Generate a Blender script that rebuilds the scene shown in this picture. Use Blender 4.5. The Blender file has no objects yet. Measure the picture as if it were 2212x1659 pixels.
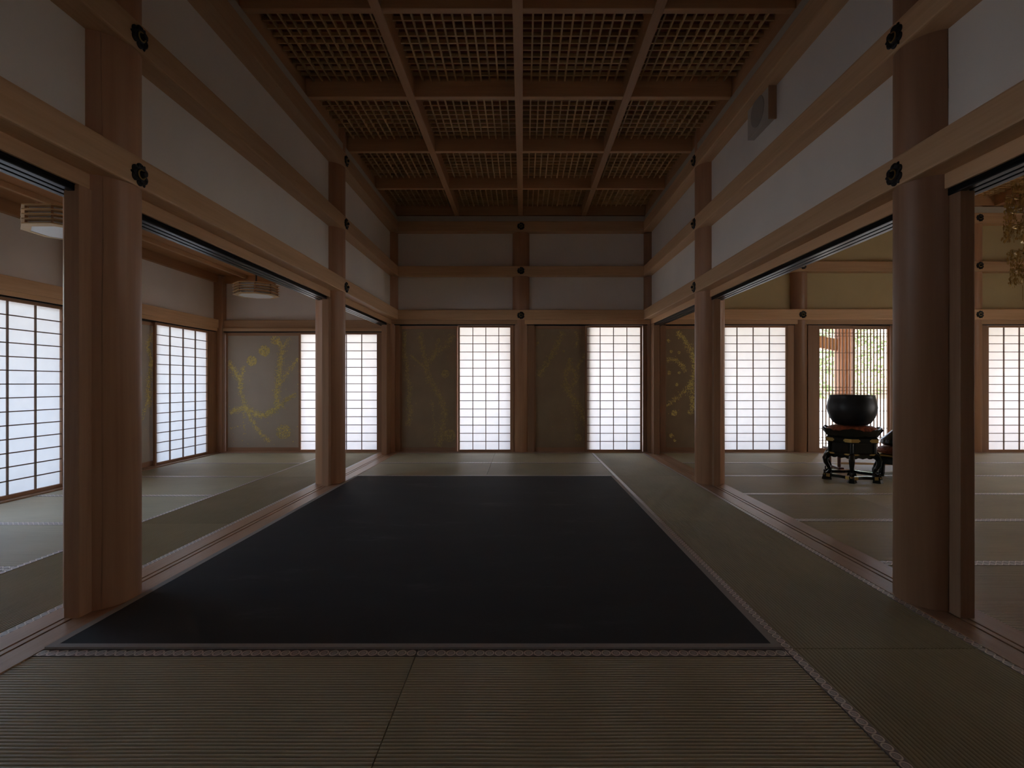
import bpy, bmesh, math, random
from mathutils import Vector, Matrix

random.seed(7)
PI = math.pi
sc = bpy.context.scene
COL = sc.collection

# ------------------------------------------------------------------ camera, sky, sun, exposure
F_PX, CAM_H = 1140.0, 1.03          # focal length in pixels of the 2212-wide frame, eye height
cam_d = bpy.data.cameras.new('camera')
cam = bpy.data.objects.new('camera', cam_d); COL.objects.link(cam)
cam.location = (0, 0, CAM_H); cam.rotation_euler = (PI / 2, 0, 0)
cam_d.sensor_width = 36.0; cam_d.lens = 36.0 * F_PX / 2212.0
cam_d.shift_x = -(1129 - 1106) / 2212.0
cam_d.shift_y = -(829.5 - 828) / 2212.0
cam_d.clip_start = 0.05; cam_d.clip_end = 300
sc.camera = cam

world = bpy.data.worlds.new('sky'); sc.world = world; world.use_nodes = True
wn = world.node_tree.nodes; wl = world.node_tree.links; wn.clear()
w_out = wn.new('ShaderNodeOutputWorld'); w_bg = wn.new('ShaderNodeBackground')
w_sky = wn.new('ShaderNodeTexSky'); w_sky.sky_type = 'NISHITA'; w_sky.sun_disc = False
w_sky.sun_elevation = math.radians(48); w_sky.sun_rotation = math.radians(80)
w_sky.air_density = 1.0; w_sky.dust_density = 3.0; w_sky.ozone_density = 1.0
w_bg.inputs['Strength'].default_value = 0.70
wl.new(w_sky.outputs['Color'], w_bg.inputs['Color']); wl.new(w_bg.outputs['Background'], w_out.inputs['Surface'])

sun_d = bpy.data.lights.new('sun', 'SUN'); sun_d.energy = 5.0; sun_d.angle = math.radians(1.0); sun_d.color = (1.0, 0.95, 0.86)
sun = bpy.data.objects.new('sun', sun_d); COL.objects.link(sun)
sun.rotation_euler = Vector((-0.72, -0.13, -0.68)).to_track_quat('-Z', 'Y').to_euler()

vs = sc.view_settings
vs.view_transform = 'Standard'; vs.look = 'None'; vs.gamma = 1.0; vs.use_curve_mapping = False
vs.exposure = 0.69
sc.cycles.max_bounces = 10; sc.cycles.diffuse_bounces = 6; sc.cycles.glossy_bounces = 4
sc.cycles.transmission_bounces = 6; sc.cycles.use_denoising = True
sc.cycles.caustics_reflective = False; sc.cycles.caustics_refractive = False

# ------------------------------------------------------------------ materials
def nodes_of(name):
    m = bpy.data.materials.new(name); m.use_nodes = True
    nt = m.node_tree
    return m, nt.nodes, nt.links, nt.nodes['Principled BSDF']

def ramp(nd, stops):
    r = nd.new('ShaderNodeValToRGB'); el = r.color_ramp.elements
    while len(el) > 1: el.remove(el[-1])
    el[0].position = stops[0][0]; el[0].color = (*stops[0][1], 1)
    for p, c in stops[1:]:
        e = el.new(p); e.color = (*c, 1)
    return r

def wood(name, dark, light, axis, rough=0.5, fine=26.0, spec=0.4, vary=0.25):
    m, nd, lk, bs = nodes_of(name)
    tc = nd.new('ShaderNodeTexCoord'); mp = nd.new('ShaderNodeMapping')
    oi = nd.new('ShaderNodeObjectInfo')
    s = [fine, fine, fine]; s['xyz'.index(axis)] = fine * 0.045
    mp.inputs['Scale'].default_value = s
    off = nd.new('ShaderNodeVectorMath'); off.operation = 'SCALE'; off.inputs['Scale'].default_value = 13.0
    cmb = nd.new('ShaderNodeCombineXYZ')
    for k in range(3): lk.new(oi.outputs['Random'], cmb.inputs[k])
    lk.new(cmb.outputs[0], off.inputs[0])
    add = nd.new('ShaderNodeVectorMath'); add.operation = 'ADD'
    lk.new(tc.outputs['Object'], mp.inputs['Vector']); lk.new(mp.outputs['Vector'], add.inputs[0]); lk.new(off.outputs[0], add.inputs[1])
    n1 = nd.new('ShaderNodeTexNoise'); n1.inputs['Scale'].default_value = 0.42; n1.inputs['Detail'].default_value = 3; n1.inputs['Distortion'].default_value = 0.8
    n2 = nd.new('ShaderNodeTexNoise'); n2.inputs['Scale'].default_value = 2.6; n2.inputs['Detail'].default_value = 4
    lk.new(add.outputs[0], n1.inputs['Vector']); lk.new(add.outputs[0], n2.inputs['Vector'])
    mx = nd.new('ShaderNodeMix'); mx.data_type = 'FLOAT'; mx.inputs['Factor'].default_value = 0.4
    lk.new(n1.outputs['Fac'], mx.inputs[2]); lk.new(n2.outputs['Fac'], mx.inputs[3])
    r = ramp(nd, [(0.30, dark), (0.70, light)]); lk.new(mx.outputs[0], r.inputs['Fac'])
    hs = nd.new('ShaderNodeHueSaturation'); lk.new(r.outputs['Color'], hs.inputs['Color'])
    mr = nd.new('ShaderNodeMapRange'); mr.inputs['To Min'].default_value = 1 - vary; mr.inputs['To Max'].default_value = 1 + vary * 0.6
    lk.new(oi.outputs['Random'], mr.inputs['Value']); lk.new(mr.outputs['Result'], hs.inputs['Value'])
    lk.new(hs.outputs['Color'], bs.inputs['Base Color'])
    bs.inputs['Roughness'].default_value = rough; bs.inputs['Specular IOR Level'].default_value = spec
    bp = nd.new('ShaderNodeBump'); bp.inputs['Strength'].default_value = 0.06; bp.inputs['Distance'].default_value = 0.004
    lk.new(n2.outputs['Fac'], bp.inputs['Height']); lk.new(bp.outputs['Normal'], bs.inputs['Normal'])
    return m

def plain(name, col, rough=0.5, metal=0.0, spec=0.5, noise=0.0, nscale=8.0, bump=0.0):
    m, nd, lk, bs = nodes_of(name)
    bs.inputs['Roughness'].default_value = rough; bs.inputs['Metallic'].default_value = metal
    bs.inputs['Specular IOR Level'].default_value = spec
    if noise or bump:
        tc = nd.new('ShaderNodeTexCoord'); n = nd.new('ShaderNodeTexNoise')
        n.inputs['Scale'].default_value = nscale; n.inputs['Detail'].default_value = 5
        lk.new(tc.outputs['Object'], n.inputs['Vector'])
        a = tuple(c * (1 - noise) for c in col); b = tuple(min(1, c * (1 + noise)) for c in col)
        r = ramp(nd, [(0.3, a), (0.7, b)]); lk.new(n.outputs['Fac'], r.inputs['Fac'])
        lk.new(r.outputs['Color'], bs.inputs['Base Color'])
        if bump:
            bp = nd.new('ShaderNodeBump'); bp.inputs['Strength'].default_value = bump; bp.inputs['Distance'].default_value = 0.003
            lk.new(n.outputs['Fac'], bp.inputs['Height']); lk.new(bp.outputs['Normal'], bs.inputs['Normal'])
    else:
        bs.inputs['Base Color'].default_value = (*col, 1)
    return m

BD, BL = (0.57, 0.34, 0.18), (0.72, 0.465, 0.265)
M = {}
for ax in 'xyz':
    M['beam_' + ax] = wood('beam wood ' + ax, BD, BL, ax, 0.5)
    M['frame_' + ax] = wood('door frame wood ' + ax, (0.34, 0.18, 0.10), (0.47, 0.27, 0.155), ax, 0.5)
    M['sill_' + ax] = wood('sill wood ' + ax, (0.46, 0.28, 0.17), (0.62, 0.41, 0.27), ax, 0.38)
    M['coffer_' + ax] = wood('shade-reddened coffer wood ' + ax, (0.52, 0.275, 0.135), (0.66, 0.375, 0.185), ax, 0.5)  # beam wood made redder: reddish shadow tone put into the colour
    M['lat_' + ax] = wood('lattice wood ' + ax, (0.54, 0.34, 0.15), (0.70, 0.465, 0.23), ax, 0.55)
    M['cei_' + ax] = wood('ceiling board wood ' + ax, (0.42, 0.20, 0.085), (0.58, 0.31, 0.14), ax, 0.5, fine=14)
M['kumiko'] = plain('screen lattice wood', (0.17, 0.10, 0.065), 0.6)
M['column'] = wood('column wood', (0.37, 0.185, 0.10), (0.50, 0.28, 0.16), 'z', 0.42, fine=18)
M['board_dark'] = wood('coffer board', (0.20, 0.05, 0.03), (0.27, 0.072, 0.042), 'x', 0.7)
M['plaster'] = plain('white plaster', (0.86, 0.81, 0.745), 0.9, noise=0.035, nscale=2.2)
M['plaster_y'] = plain('ochre plaster', (0.56, 0.455, 0.25), 0.9, noise=0.05, nscale=2.2)
M['cove'] = plain('pale cove strip', (0.55, 0.50, 0.42), 0.8, noise=0.03)
M['rail'] = plain('black track', (0.008, 0.008, 0.009), 0.3, spec=0.14)
M['iron'] = plain('black iron', (0.018, 0.018, 0.020), 0.45, metal=0.3, noise=0.3, nscale=60)
M['brass'] = plain('brass', (0.55, 0.40, 0.16), 0.35, metal=1.0)
M['lacquer'] = plain('black lacquer', (0.010, 0.013, 0.012), 0.16)
M['gold'] = plain('gilt', (0.40, 0.26, 0.085), 0.42, metal=1.0)
M['gold_leaf'] = plain('gold leaf', (0.90, 0.70, 0.24), 0.5, metal=0.08, noise=0.25, nscale=30)
M['gold_faint'] = plain('dull gold leaf', (0.50, 0.365, 0.14), 0.5, metal=0.1, noise=0.3, nscale=30)  # duller, browner tone of the gold leaf
M['bronze'] = plain('dark bronze', (0.020, 0.022, 0.026), 0.38, metal=0.35, noise=0.5, nscale=9, bump=0.05)
M['brocade'] = plain('red brocade', (0.32, 0.085, 0.035), 0.6, noise=0.75, nscale=38)
M['fusuma'] = plain('fusuma cloth', (0.50, 0.425, 0.335), 0.5, noise=0.06, nscale=3)
M['fusuma_dim'] = plain('brown gilt fusuma cloth', (0.33, 0.235, 0.14), 0.5, noise=0.12, nscale=3)  # darker, browner cloth than the other panels
M['red_wood'] = plain('red lacquered wood', (0.16, 0.05, 0.03), 0.35, noise=0.2)
M['white_panel'] = plain('white acrylic', (0.75, 0.75, 0.73), 0.4)
M['grille'] = plain('speaker cloth', (0.36, 0.32, 0.28), 0.9)
M['box_wood'] = plain('pale box', (0.52, 0.47, 0.41), 0.6, noise=0.05)
M['gravel'] = plain('pale gravel', (0.62, 0.60, 0.56), 0.95, noise=0.12, nscale=14)
M['roof'] = plain('roof tiles', (0.09, 0.09, 0.095), 0.6)
M['bark'] = plain('bark', (0.10, 0.075, 0.055), 0.9, noise=0.3)
M['stone'] = plain('garden stone', (0.55, 0.54, 0.52), 0.9, noise=0.2, nscale=4, bump=0.4)

def paper_mat():
    m, nd, lk, bs = nodes_of('shoji paper')
    out = nd['Material Output']
    nd.remove(bs)
    d = nd.new('ShaderNodeBsdfDiffuse'); t = nd.new('ShaderNodeBsdfTranslucent'); mx = nd.new('ShaderNodeMixShader')
    tc = nd.new('ShaderNodeTexCoord'); n = nd.new('ShaderNodeTexNoise'); n.inputs['Scale'].default_value = 9; n.inputs['Detail'].default_value = 6
    lk.new(tc.outputs['Object'], n.inputs['Vector'])
    r = ramp(nd, [(0.3, (0.82, 0.80, 0.772)), (0.7, (0.88, 0.86, 0.83))]); lk.new(n.outputs['Fac'], r.inputs['Fac'])
    lk.new(r.outputs['Color'], t.inputs['Color']); d.inputs['Color'].default_value = (0.72, 0.72, 0.72, 1)
    mx.inputs['Fac'].default_value = 0.54
    lk.new(d.outputs[0], mx.inputs[1]); lk.new(t.outputs[0], mx.inputs[2]); lk.new(mx.outputs[0], out.inputs['Surface'])
    return m
M['paper'] = paper_mat()

def leaf_mat():
    m, nd, lk, bs = nodes_of('leaves')
    oi = nd.new('ShaderNodeTexCoord'); n = nd.new('ShaderNodeTexNoise'); n.inputs['Scale'].default_value = 1.5
    lk.new(oi.outputs['Object'], n.inputs['Vector'])
    r = ramp(nd, [(0.3, (0.24, 0.32, 0.11)), (0.7, (0.48, 0.54, 0.24))]); lk.new(n.outputs['Fac'], r.inputs['Fac'])
    lk.new(r.outputs['Color'], bs.inputs['Base Color']); bs.inputs['Roughness'].default_value = 0.5
    return m
M['leaf'] = leaf_mat()

def tatami_mat(name, a, b, rough=0.40, spec=0.65):
    m, nd, lk, bs = nodes_of(name)
    tc = nd.new('ShaderNodeTexCoord'); oi = nd.new('ShaderNodeObjectInfo')
    mp = nd.new('ShaderNodeMapping'); mp.inputs['Scale'].default_value = (1.0, 14.0, 1.0)
    lk.new(tc.outputs['Object'], mp.inputs['Vector'])
    n = nd.new('ShaderNodeTexNoise'); n.inputs['Scale'].default_value = 5; n.inputs['Detail'].default_value = 6
    lk.new(mp.outputs['Vector'], n.inputs['Vector'])
    n2 = nd.new('ShaderNodeTexNoise'); n2.inputs['Scale'].default_value = 1.3; n2.inputs['Detail'].default_value = 2
    lk.new(tc.outputs['Object'], n2.inputs['Vector'])
    mx = nd.new('ShaderNodeMix'); mx.data_type = 'FLOAT'; mx.inputs['Factor'].default_value = 0.6
    lk.new(n.outputs['Fac'], mx.inputs[2]); lk.new(n2.outputs['Fac'], mx.inputs[3])
    r = ramp(nd, [(0.32, a), (0.68, b)]); lk.new(mx.outputs[0], r.inputs['Fac'])
    hs = nd.new('ShaderNodeHueSaturation'); lk.new(r.outputs['Color'], hs.inputs['Color'])
    mr = nd.new('ShaderNodeMapRange'); mr.inputs['To Min'].default_value = 0.92; mr.inputs['To Max'].default_value = 1.08
    lk.new(oi.outputs['Random'], mr.inputs['Value']); lk.new(mr.outputs['Result'], hs.inputs['Value'])
    lk.new(hs.outputs['Color'], bs.inputs['Base Color'])
    bs.inputs['Roughness'].default_value = rough; bs.inputs['Specular IOR Level'].default_value = spec
    return m
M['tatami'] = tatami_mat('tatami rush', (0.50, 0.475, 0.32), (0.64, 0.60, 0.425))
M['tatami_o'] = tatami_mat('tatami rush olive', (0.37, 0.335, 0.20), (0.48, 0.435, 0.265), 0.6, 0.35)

def heri_mat():
    m, nd, lk, bs = nodes_of('crest border cloth')
    uv = nd.new('ShaderNodeUVMap'); sp = nd.new('ShaderNodeSeparateXYZ'); lk.new(uv.outputs['UV'], sp.inputs[0])
    def mth(op, a, b=None):
        q = nd.new('ShaderNodeMath'); q.operation = op
        for k, v in enumerate((a, b)):
            if v is None: continue
            if isinstance(v, (int, float)): q.inputs[k].default_value = v
            else: lk.new(v, q.inputs[k])
        return q.outputs[0]
    fu = mth('SUBTRACT', mth('FRACT', sp.outputs['X']), 0.5)
    fv = mth('SUBTRACT', sp.outputs['Y'], 0.5)
    r2 = mth('ADD', mth('POWER', mth('MULTIPLY', fu, 2.0), 2.0), mth('POWER', mth('MULTIPLY', fv, 2.1), 2.0))
    r = mth('SQRT', r2)
    wn_ = nd.new('ShaderNodeTexWhiteNoise'); wn_.noise_dimensions = '1D'; lk.new(mth('FLOOR', sp.outputs['X']), wn_.inputs['W'])
    tint = ramp(nd, [(0.0, (0.66, 0.60, 0.57)), (0.5, (0.65, 0.63, 0.59)), (1.0, (0.62, 0.62, 0.58))]); tint.color_ramp.interpolation = 'CONSTANT'
    lk.new(wn_.outputs['Value'], tint.inputs['Fac'])
    rr = ramp(nd, [(0.0, (1.2, 1.2, 1.2)), (0.16, (0.7, 0.7, 0.7)), (0.28, (1.2, 1.2, 1.2)), (0.42, (0.8, 0.8, 0.8)), (0.66, (0.75, 0.75, 0.75)),
                   (0.74, (1.6, 1.55, 1.5)), (0.94, (1.6, 1.55, 1.5)), (0.99, (0.42, 0.40, 0.38))])
    lk.new(r, rr.inputs['Fac'])
    mx = nd.new('ShaderNodeMix'); mx.data_type = 'RGBA'; mx.blend_type = 'MULTIPLY'; mx.inputs['Factor'].default_value = 1.0
    lk.new(tint.outputs['Color'], mx.inputs[6]); lk.new(rr.outputs['Color'], mx.inputs[7])
    lk.new(mx.outputs[2], bs.inputs['Base Color']); bs.inputs['Roughness'].default_value = 0.42; bs.inputs['Specular IOR Level'].default_value = 0.65
    return m
M['heri'] = heri_mat()

def rug_mat():
    m, nd, lk, bs = nodes_of('dark rug')
    tc = nd.new('ShaderNodeTexCoord'); mp = nd.new('ShaderNodeMapping'); mp.inputs['Scale'].default_value = (0.8, 2.2, 1)
    lk.new(tc.outputs['Object'], mp.inputs['Vector'])
    n = nd.new('ShaderNodeTexNoise'); n.inputs['Scale'].default_value = 1.6; n.inputs['Detail'].default_value = 8; n.inputs['Roughness'].default_value = 0.65
    lk.new(mp.outputs['Vector'], n.inputs['Vector'])
    r = ramp(nd, [(0.42, (0.055, 0.055, 0.056)), (0.60, (0.060, 0.061, 0.061)), (0.75, (0.10, 0.10, 0.10))])
    lk.new(n.outputs['Fac'], r.inputs['Fac']); lk.new(r.outputs['Color'], bs.inputs['Base Color'])
    bs.inputs['Roughness'].default_value = 0.75; bs.inputs['Specular IOR Level'].default_value = 0.15
    n3 = nd.new('ShaderNodeTexNoise'); n3.inputs['Scale'].default_value = 260
    lk.new(tc.outputs['Object'], n3.inputs['Vector'])
    bp = nd.new('ShaderNodeBump'); bp.inputs['Strength'].default_value = 0.2; bp.inputs['Distance'].default_value = 0.002
    lk.new(n3.outputs['Fac'], bp.inputs['Height']); lk.new(bp.outputs['Normal'], bs.inputs['Normal'])
    return m
M['rug'] = rug_mat()
M['rug_edge'] = plain('rug edging', (0.45, 0.42, 0.385), 0.8)

# ------------------------------------------------------------------ builders
class MB:
    """collects shapes, then links them as one mesh object"""
    def __init__(s): s.v = []; s.f = []; s.uv = None
    def add(s, vs, fs):
        b = len(s.v); s.v += [tuple(p) for p in vs]; s.f += [tuple(b + i for i in f) for f in fs]; return s
    def box(s, x0, x1, y0, y1, z0, z1):
        return s.add([(x0, y0, z0), (x1, y0, z0), (x1, y1, z0), (x0, y1, z0), (x0, y0, z1), (x1, y0, z1), (x1, y1, z1), (x0, y1, z1)],
                     [(0, 3, 2, 1), (4, 5, 6, 7), (0, 1, 5, 4), (1, 2, 6, 5), (2, 3, 7, 6), (3, 0, 4, 7)])
    def lathe(s, prof, n=32, c=(0, 0, 0), closed=True):
        vs = []
        for r, z in prof:
            for k in range(n):
                a = 2 * PI * k / n; vs.append((c[0] + r * math.cos(a), c[1] + r * math.sin(a), c[2] + z))
        fs = [(j * n + k, j * n + (k + 1) % n, (j + 1) * n + (k + 1) % n, (j + 1) * n + k) for j in range(len(prof) - 1) for k in range(n)]
        if closed:
            fs.append(tuple(reversed(range(n)))); fs.append(tuple((len(prof) - 1) * n + k for k in range(n)))
        return s.add(vs, fs)
    def tube(s, p0, p1, r, n=8, r1=None):
        p0 = Vector(p0); p1 = Vector(p1); d = (p1 - p0).normalized()
        u = d.orthogonal().normalized(); w = d.cross(u); r1 = r if r1 is None else r1
        vs = [p0 + (u * math.cos(2 * PI * k / n) + w * math.sin(2 * PI * k / n)) * r for k in range(n)]
        vs += [p1 + (u * math.cos(2 * PI * k / n) + w * math.sin(2 * PI * k / n)) * r1 for k in range(n)]
        fs = [(k, (k + 1) % n, n + (k + 1) % n, n + k) for k in range(n)] + [tuple(reversed(range(n))), tuple(range(n, 2 * n))]
        return s.add(vs, fs)
    def bar(s, p0, p1, w, h, up=(0, 0, 1)):
        p0 = Vector(p0); p1 = Vector(p1); d = (p1 - p0).normalized(); up = Vector(up)
        a = d.cross(up)
        if a.length < 1e-4: a = d.orthogonal()
        a = a.normalized() * w / 2; b = a.cross(d).normalized() * h / 2
        vs = [p + a * i + b * j for p in (p0, p1) for i, j in ((-1, -1), (1, -1), (1, 1), (-1, 1))]
        return s.add(vs, [(0, 1, 2, 3), (7, 6, 5, 4), (0, 4, 5, 1), (1, 5, 6, 2), (2, 6, 7, 3), (3, 7, 4, 0)])
    def torus(s, c, R, r, n=24, m=8, axis='z'):
        vs = []
        for i in range(n):
            a = 2 * PI * i / n
            for j in range(m):
                b = 2 * PI * j / m
                x, y, z = (R + r * math.cos(b)) * math.cos(a), (R + r * math.cos(b)) * math.sin(a), r * math.sin(b)
                if axis == 'y': x, y, z = x, z, y
                if axis == 'x': x, y, z = z, x, y
                vs.append((c[0] + x, c[1] + y, c[2] + z))
        return s.add(vs, [(i * m + j, ((i + 1) % n) * m + j, ((i + 1) % n) * m + (j + 1) % m, i * m + (j + 1) % m) for i in range(n) for j in range(m)])
    def extrude(s, pts, axis, a0, a1):
        """2-D outline pts, swept along an axis: 'y' -> pts are (x, z); 'x' -> (y, z); 'z' -> (x, y)"""
        def P(p, a): return {'y': (p[0], a, p[1]), 'x': (a, p[0], p[1]), 'z': (p[0], p[1], a)}[axis]
        n = len(pts)
        return s.add([P(p, a0) for p in pts] + [P(p, a1) for p in pts],
                     [(k, (k + 1) % n, n + (k + 1) % n, n + k) for k in range(n)] + [tuple(reversed(range(n))), tuple(range(n, 2 * n))])
    def build(s, name, mat, parent=None, smooth=False, bevel=0.0, loc=(0, 0, 0), seg=2):
        me = bpy.data.meshes.new(name); me.from_pydata(s.v, [], s.f)
        bm = bmesh.new(); bm.from_mesh(me)
        bmesh.ops.recalc_face_normals(bm, faces=bm.faces)
        if bevel:
            es = [e for e in bm.edges if len(e.link_faces) == 2 and e.calc_face_angle(0) > 0.6]
            bmesh.ops.bevel(bm, geom=es, offset=bevel, segments=seg, affect='EDGES', profile=0.6)
        bm.to_mesh(me); bm.free()
        me.materials.append(M[mat] if isinstance(mat, str) else mat)
        if smooth:
            for p in me.polygons: p.use_smooth = True
            try: me.set_sharp_from_angle(angle=math.radians(40))
            except Exception: pass
        return link(name, me, parent, loc)

def link(name, data, parent=None, loc=(0, 0, 0), rz=0.0):
    o = bpy.data.objects.new(name, data); COL.objects.link(o)
    o.location = loc; o.rotation_euler = (0, 0, rz)
    if parent is not None: o.parent = parent
    return o

def tag(o, label=None, cat=None, group=None, kind=None):
    if label: o['label'] = label
    if cat: o['category'] = cat
    if group: o['group'] = group
    if kind: o['kind'] = kind
    return o

def struct(o, label, cat): return tag(o, label, cat, kind='structure')
def empty(name, loc=(0, 0, 0), rz=0.0, parent=None):
    o = link(name, None, parent, loc, rz); o.empty_display_size = 0.1; return o
def box(name, x0, x1, y0, y1, z0, z1, mat, parent=None, bevel=0.0):
    return MB().box(x0, x1, y0, y1, z0, z1).build(name, mat, parent, bevel=bevel)

# ------------------------------------------------------------------ measured layout (metres; camera at x=y=0)
XL, XR, XC = -1.992, 1.939, -0.025       # column rows, centre column of the end wall
YB = 7.93                              # end wall column line
YC = (2.51, 5.475)                     # free-standing columns
Y0 = -5.2                              # wall behind the camera
R_COL = 0.147
XO, XH = -4.56, 9.0                    # outer walls of the lantern room and of the bell hall
LOW, MID, TOP = (1.97, 2.115), (2.62, 2.76), (3.27, 3.42)
KA = 1.905                             # underside of the lintels

# ------------------------------------------------------------------ floor: base, mats, sills
floor = struct(box('floor', XO - 0.1, XH + 0.1, Y0 - 0.1, YB + 0.1, -0.12, -0.034, 'board_dark'), 'tatami floor running through the three open rooms', 'floor')

def tatami(x0, x1, y0, y1, mat='tatami', long='x', heri_w=0.034, plainmat=False):
    """a mat with ribbed rush top; ribs and borders follow its long side"""
    g = 0.0017; x0 += g; x1 -= g; y0 += g; y1 -= g
    L, W = (x1 - x0, y1 - y0) if long == 'x' else (y1 - y0, x1 - x0)
    e = empty('tatami_mat', ((x0 + x1) / 2, (y0 + y1) / 2, 0), 0 if long == 'x' else PI / 2, floor)
    b = MB(); n = max(2, int(round(W / 0.0152))); k = 6
    prof = []
    for i in range(n * k + 1):
        t = i / k; ph = t % 1.0
        prof.append((-W / 2 + W * i / (n * k), -0.0032 + 0.0036 * math.sqrt(abs(math.sin(PI * t)))))
    prof = [(-W / 2, -0.033)] + prof + [(W / 2, -0.033)]
    m = len(prof); cuts = 2 if plainmat else 14
    vs = []
    for c in range(cuts):
        x = -L / 2 + L * c / (cuts - 1)
        for i, (p, z) in enumerate(prof):
            wob = 0.0016 * math.sin(x * 7.3 + p * 3.1) * math.sin(x * 2.1 + 1.7) if 0 < c < cuts - 1 else 0
            vs.append((x, p + (wob if 1 < i < m - 2 else 0), z))
    fs = [(c * m + i, c * m + i + 1, (c + 1) * m + i + 1, (c + 1) * m + i) for c in range(cuts - 1) for i in range(m - 1)]
    fs += [tuple(range(m)), tuple(reversed([(cuts - 1) * m + i for i in range(m)]))]
    b.add(vs, fs)
    b.build('rush_cover', mat, e, smooth=True)
    for sg in (-1, 1):
        me = bpy.data.meshes.new('border_cloth')
        a, c = (W / 2 + 0.0003, W / 2 - heri_w)
        ya, yc = sg * a, sg * c
        zz = 0.0022
        V = [(-L / 2, yc, zz), (L / 2, yc, zz), (L / 2, ya, zz), (-L / 2, ya, zz), (-L / 2, ya, -0.03), (L / 2, ya, -0.03), (-L / 2, yc, -0.001), (L / 2, yc, -0.001)]
        Fc = [(0, 1, 2, 3), (3, 2, 5, 4), (0, 6, 7, 1)]
        if sg < 0: Fc = [tuple(reversed(f)) for f in Fc]
        me.from_pydata(V, [], Fc)
        ul = me.uv_layers.new(name='UVMap')
        for li, lp in enumerate(me.loops):
            vi = lp.vertex_index; x, y, z = V[vi]
            vv = {0: 0.0, 1: 0.0, 2: 1.0, 3: 1.0, 4: 1.0, 5: 1.0, 6: 0.0, 7: 0.0}[vi]
            ul.data[li].uv = ((x + L / 2) / 0.037, vv)
        me.materials.append(M['heri'])
        link('border_cloth', me, e)
    return e

# central hall
XS0, XS1 = 1.012, 1.80               # plain strip beside the rug
for ya, yb in ((5.868, 6.83), (6.83, 7.795), (1.085, 2.036), (0.13, 1.085)):
    hw = 0.045 if yb < 3 else 0.034
    tatami(-1.85, -0.405, ya, yb, heri_w=hw); tatami(-0.405, XS0, ya, yb, heri_w=hw)
for ya, yb in ((2.036, 2.99), (2.99, 3.95), (3.95, 4.91), (4.91, 5.868)):
    tatami(-1.85, XS0, ya, yb, plainmat=True)
for ya, yb in ((-1.77, 0.14), (0.14, 2.05), (2.05, 3.955), (3.955, 5.868), (5.868, 7.795)):
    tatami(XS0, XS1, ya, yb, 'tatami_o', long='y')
# lantern room
for ya, yb in ((-1.86, 0.05), (0.05, 1.96), (1.96, 3.87), (3.87, 5.80), (5.80, 7.795)):
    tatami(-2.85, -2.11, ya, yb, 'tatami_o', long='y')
lr = [7.795, 6.79, 5.82, 4.835, 3.87, 2.93, 1.96, 1.0, 0.05]
for yb, ya in zip(lr, lr[1:]): tatami(-4.46, -2.85, ya, yb)
# bell hall
hr = [7.795, 6.83, 5.87, 4.91, 3.97, 3.02, 2.06, 1.1, 0.14]
for i, (yb, ya) in enumerate(zip(hr, hr[1:])):
    xs = [2.06, 3.97, 5.88, 7.79, 8.96] if i % 2 == 0 else [2.06, 3.02, 4.93, 6.84, 8.96]
    for xa, xb in zip(xs, xs[1:]): tatami(xa, xb, ya, yb)

# unseen rear part of the rooms, plain mats
for k in range(5):
    ya, yb = 0.13 - 1.05 * (k + 1), 0.13 - 1.05 * k
    tatami(-1.85, XS0, ya, yb, plainmat=True)
    tatami(-4.46, -2.85 if k < 2 else -2.11, ya - 0.08, yb - 0.08, plainmat=True)
    tatami(2.06, 8.96, ya + 0.01, yb + 0.01, plainmat=True)
    if k >= 2: tatami(XS0, XS1, ya + 0.2 if k == 2 else ya, (-1.77) if k == 2 else yb, 'tatami_o', plainmat=True)

def side_sill(name, x0, x1, label):
    c = (x0 + x1) / 2; z = 0.004; zb = -0.034; g = -0.006
    pts = [(x0, zb), (x0, z)]
    for gx in (c - 0.022, c + 0.014): pts += [(gx - 0.006, z), (gx - 0.006, g), (gx + 0.006, g), (gx + 0.006, z)]
    pts += [(x1, z), (x1, zb)]
    return struct(MB().extrude(pts, 'y', Y0 + 0.05, YB - 0.15).build(name, 'sill_y'), label, 'sill')
side_sill('trim_1', -2.11, -1.85, 'grooved wooden sill between the dark rug and the lantern room')
side_sill('trim_2', 1.80, 2.06, 'grooved wooden sill between the olive mat strip and the bell hall')
def end_sill(name, x0, x1, label):
    pts = [(7.797, -0.034), (7.797, 0.012), (7.845, 0.012), (7.845, 0.006), (7.87, 0.006), (7.87, 0.012), (7.885, 0.012), (7.885, 0.006), (7.91, 0.006), (7.91, 0.012), (8.05, 0.012), (8.05, -0.034)]
    return struct(MB().extrude(pts, 'x', x0, x1).build(name, 'sill_x'), label, 'sill')
end_sill('trim_3', XL, XR, 'low grooved sill under the two paper screens of the middle hall')
end_sill('trim_4', XO, XL, 'low grooved sill under the five-column paper screen of the lantern room')
end_sill('trim_5', XR, XH, 'low grooved sill under the bar lattice doors of the bell hall')
struct(box('trim_6', XO - 0.13, -4.463, Y0, 7.79, -0.034, 0.012, 'sill_y'), 'low sill along the outer paper screens of the lantern room', 'sill')

# rug
rug = MB().box(-1.812, 0.972, 2.066, 5.80, 0.003, 0.011).build('area_rug', 'rug')
tag(rug, 'large near-black rug with a pale edging, lying on the mats', 'rug')
ed = MB()
ed.box(-1.846, 1.004, 2.038, 2.066, 0.003, 0.0118).box(-1.846, 1.004, 5.80, 5.822, 0.003, 0.0118)
ed.box(-1.846, -1.812, 2.066, 5.80, 0.003, 0.0118).box(0.972, 1.004, 2.066, 5.80, 0.003, 0.0118)
ed.build('edging', 'rug_edge', rug)

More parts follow.
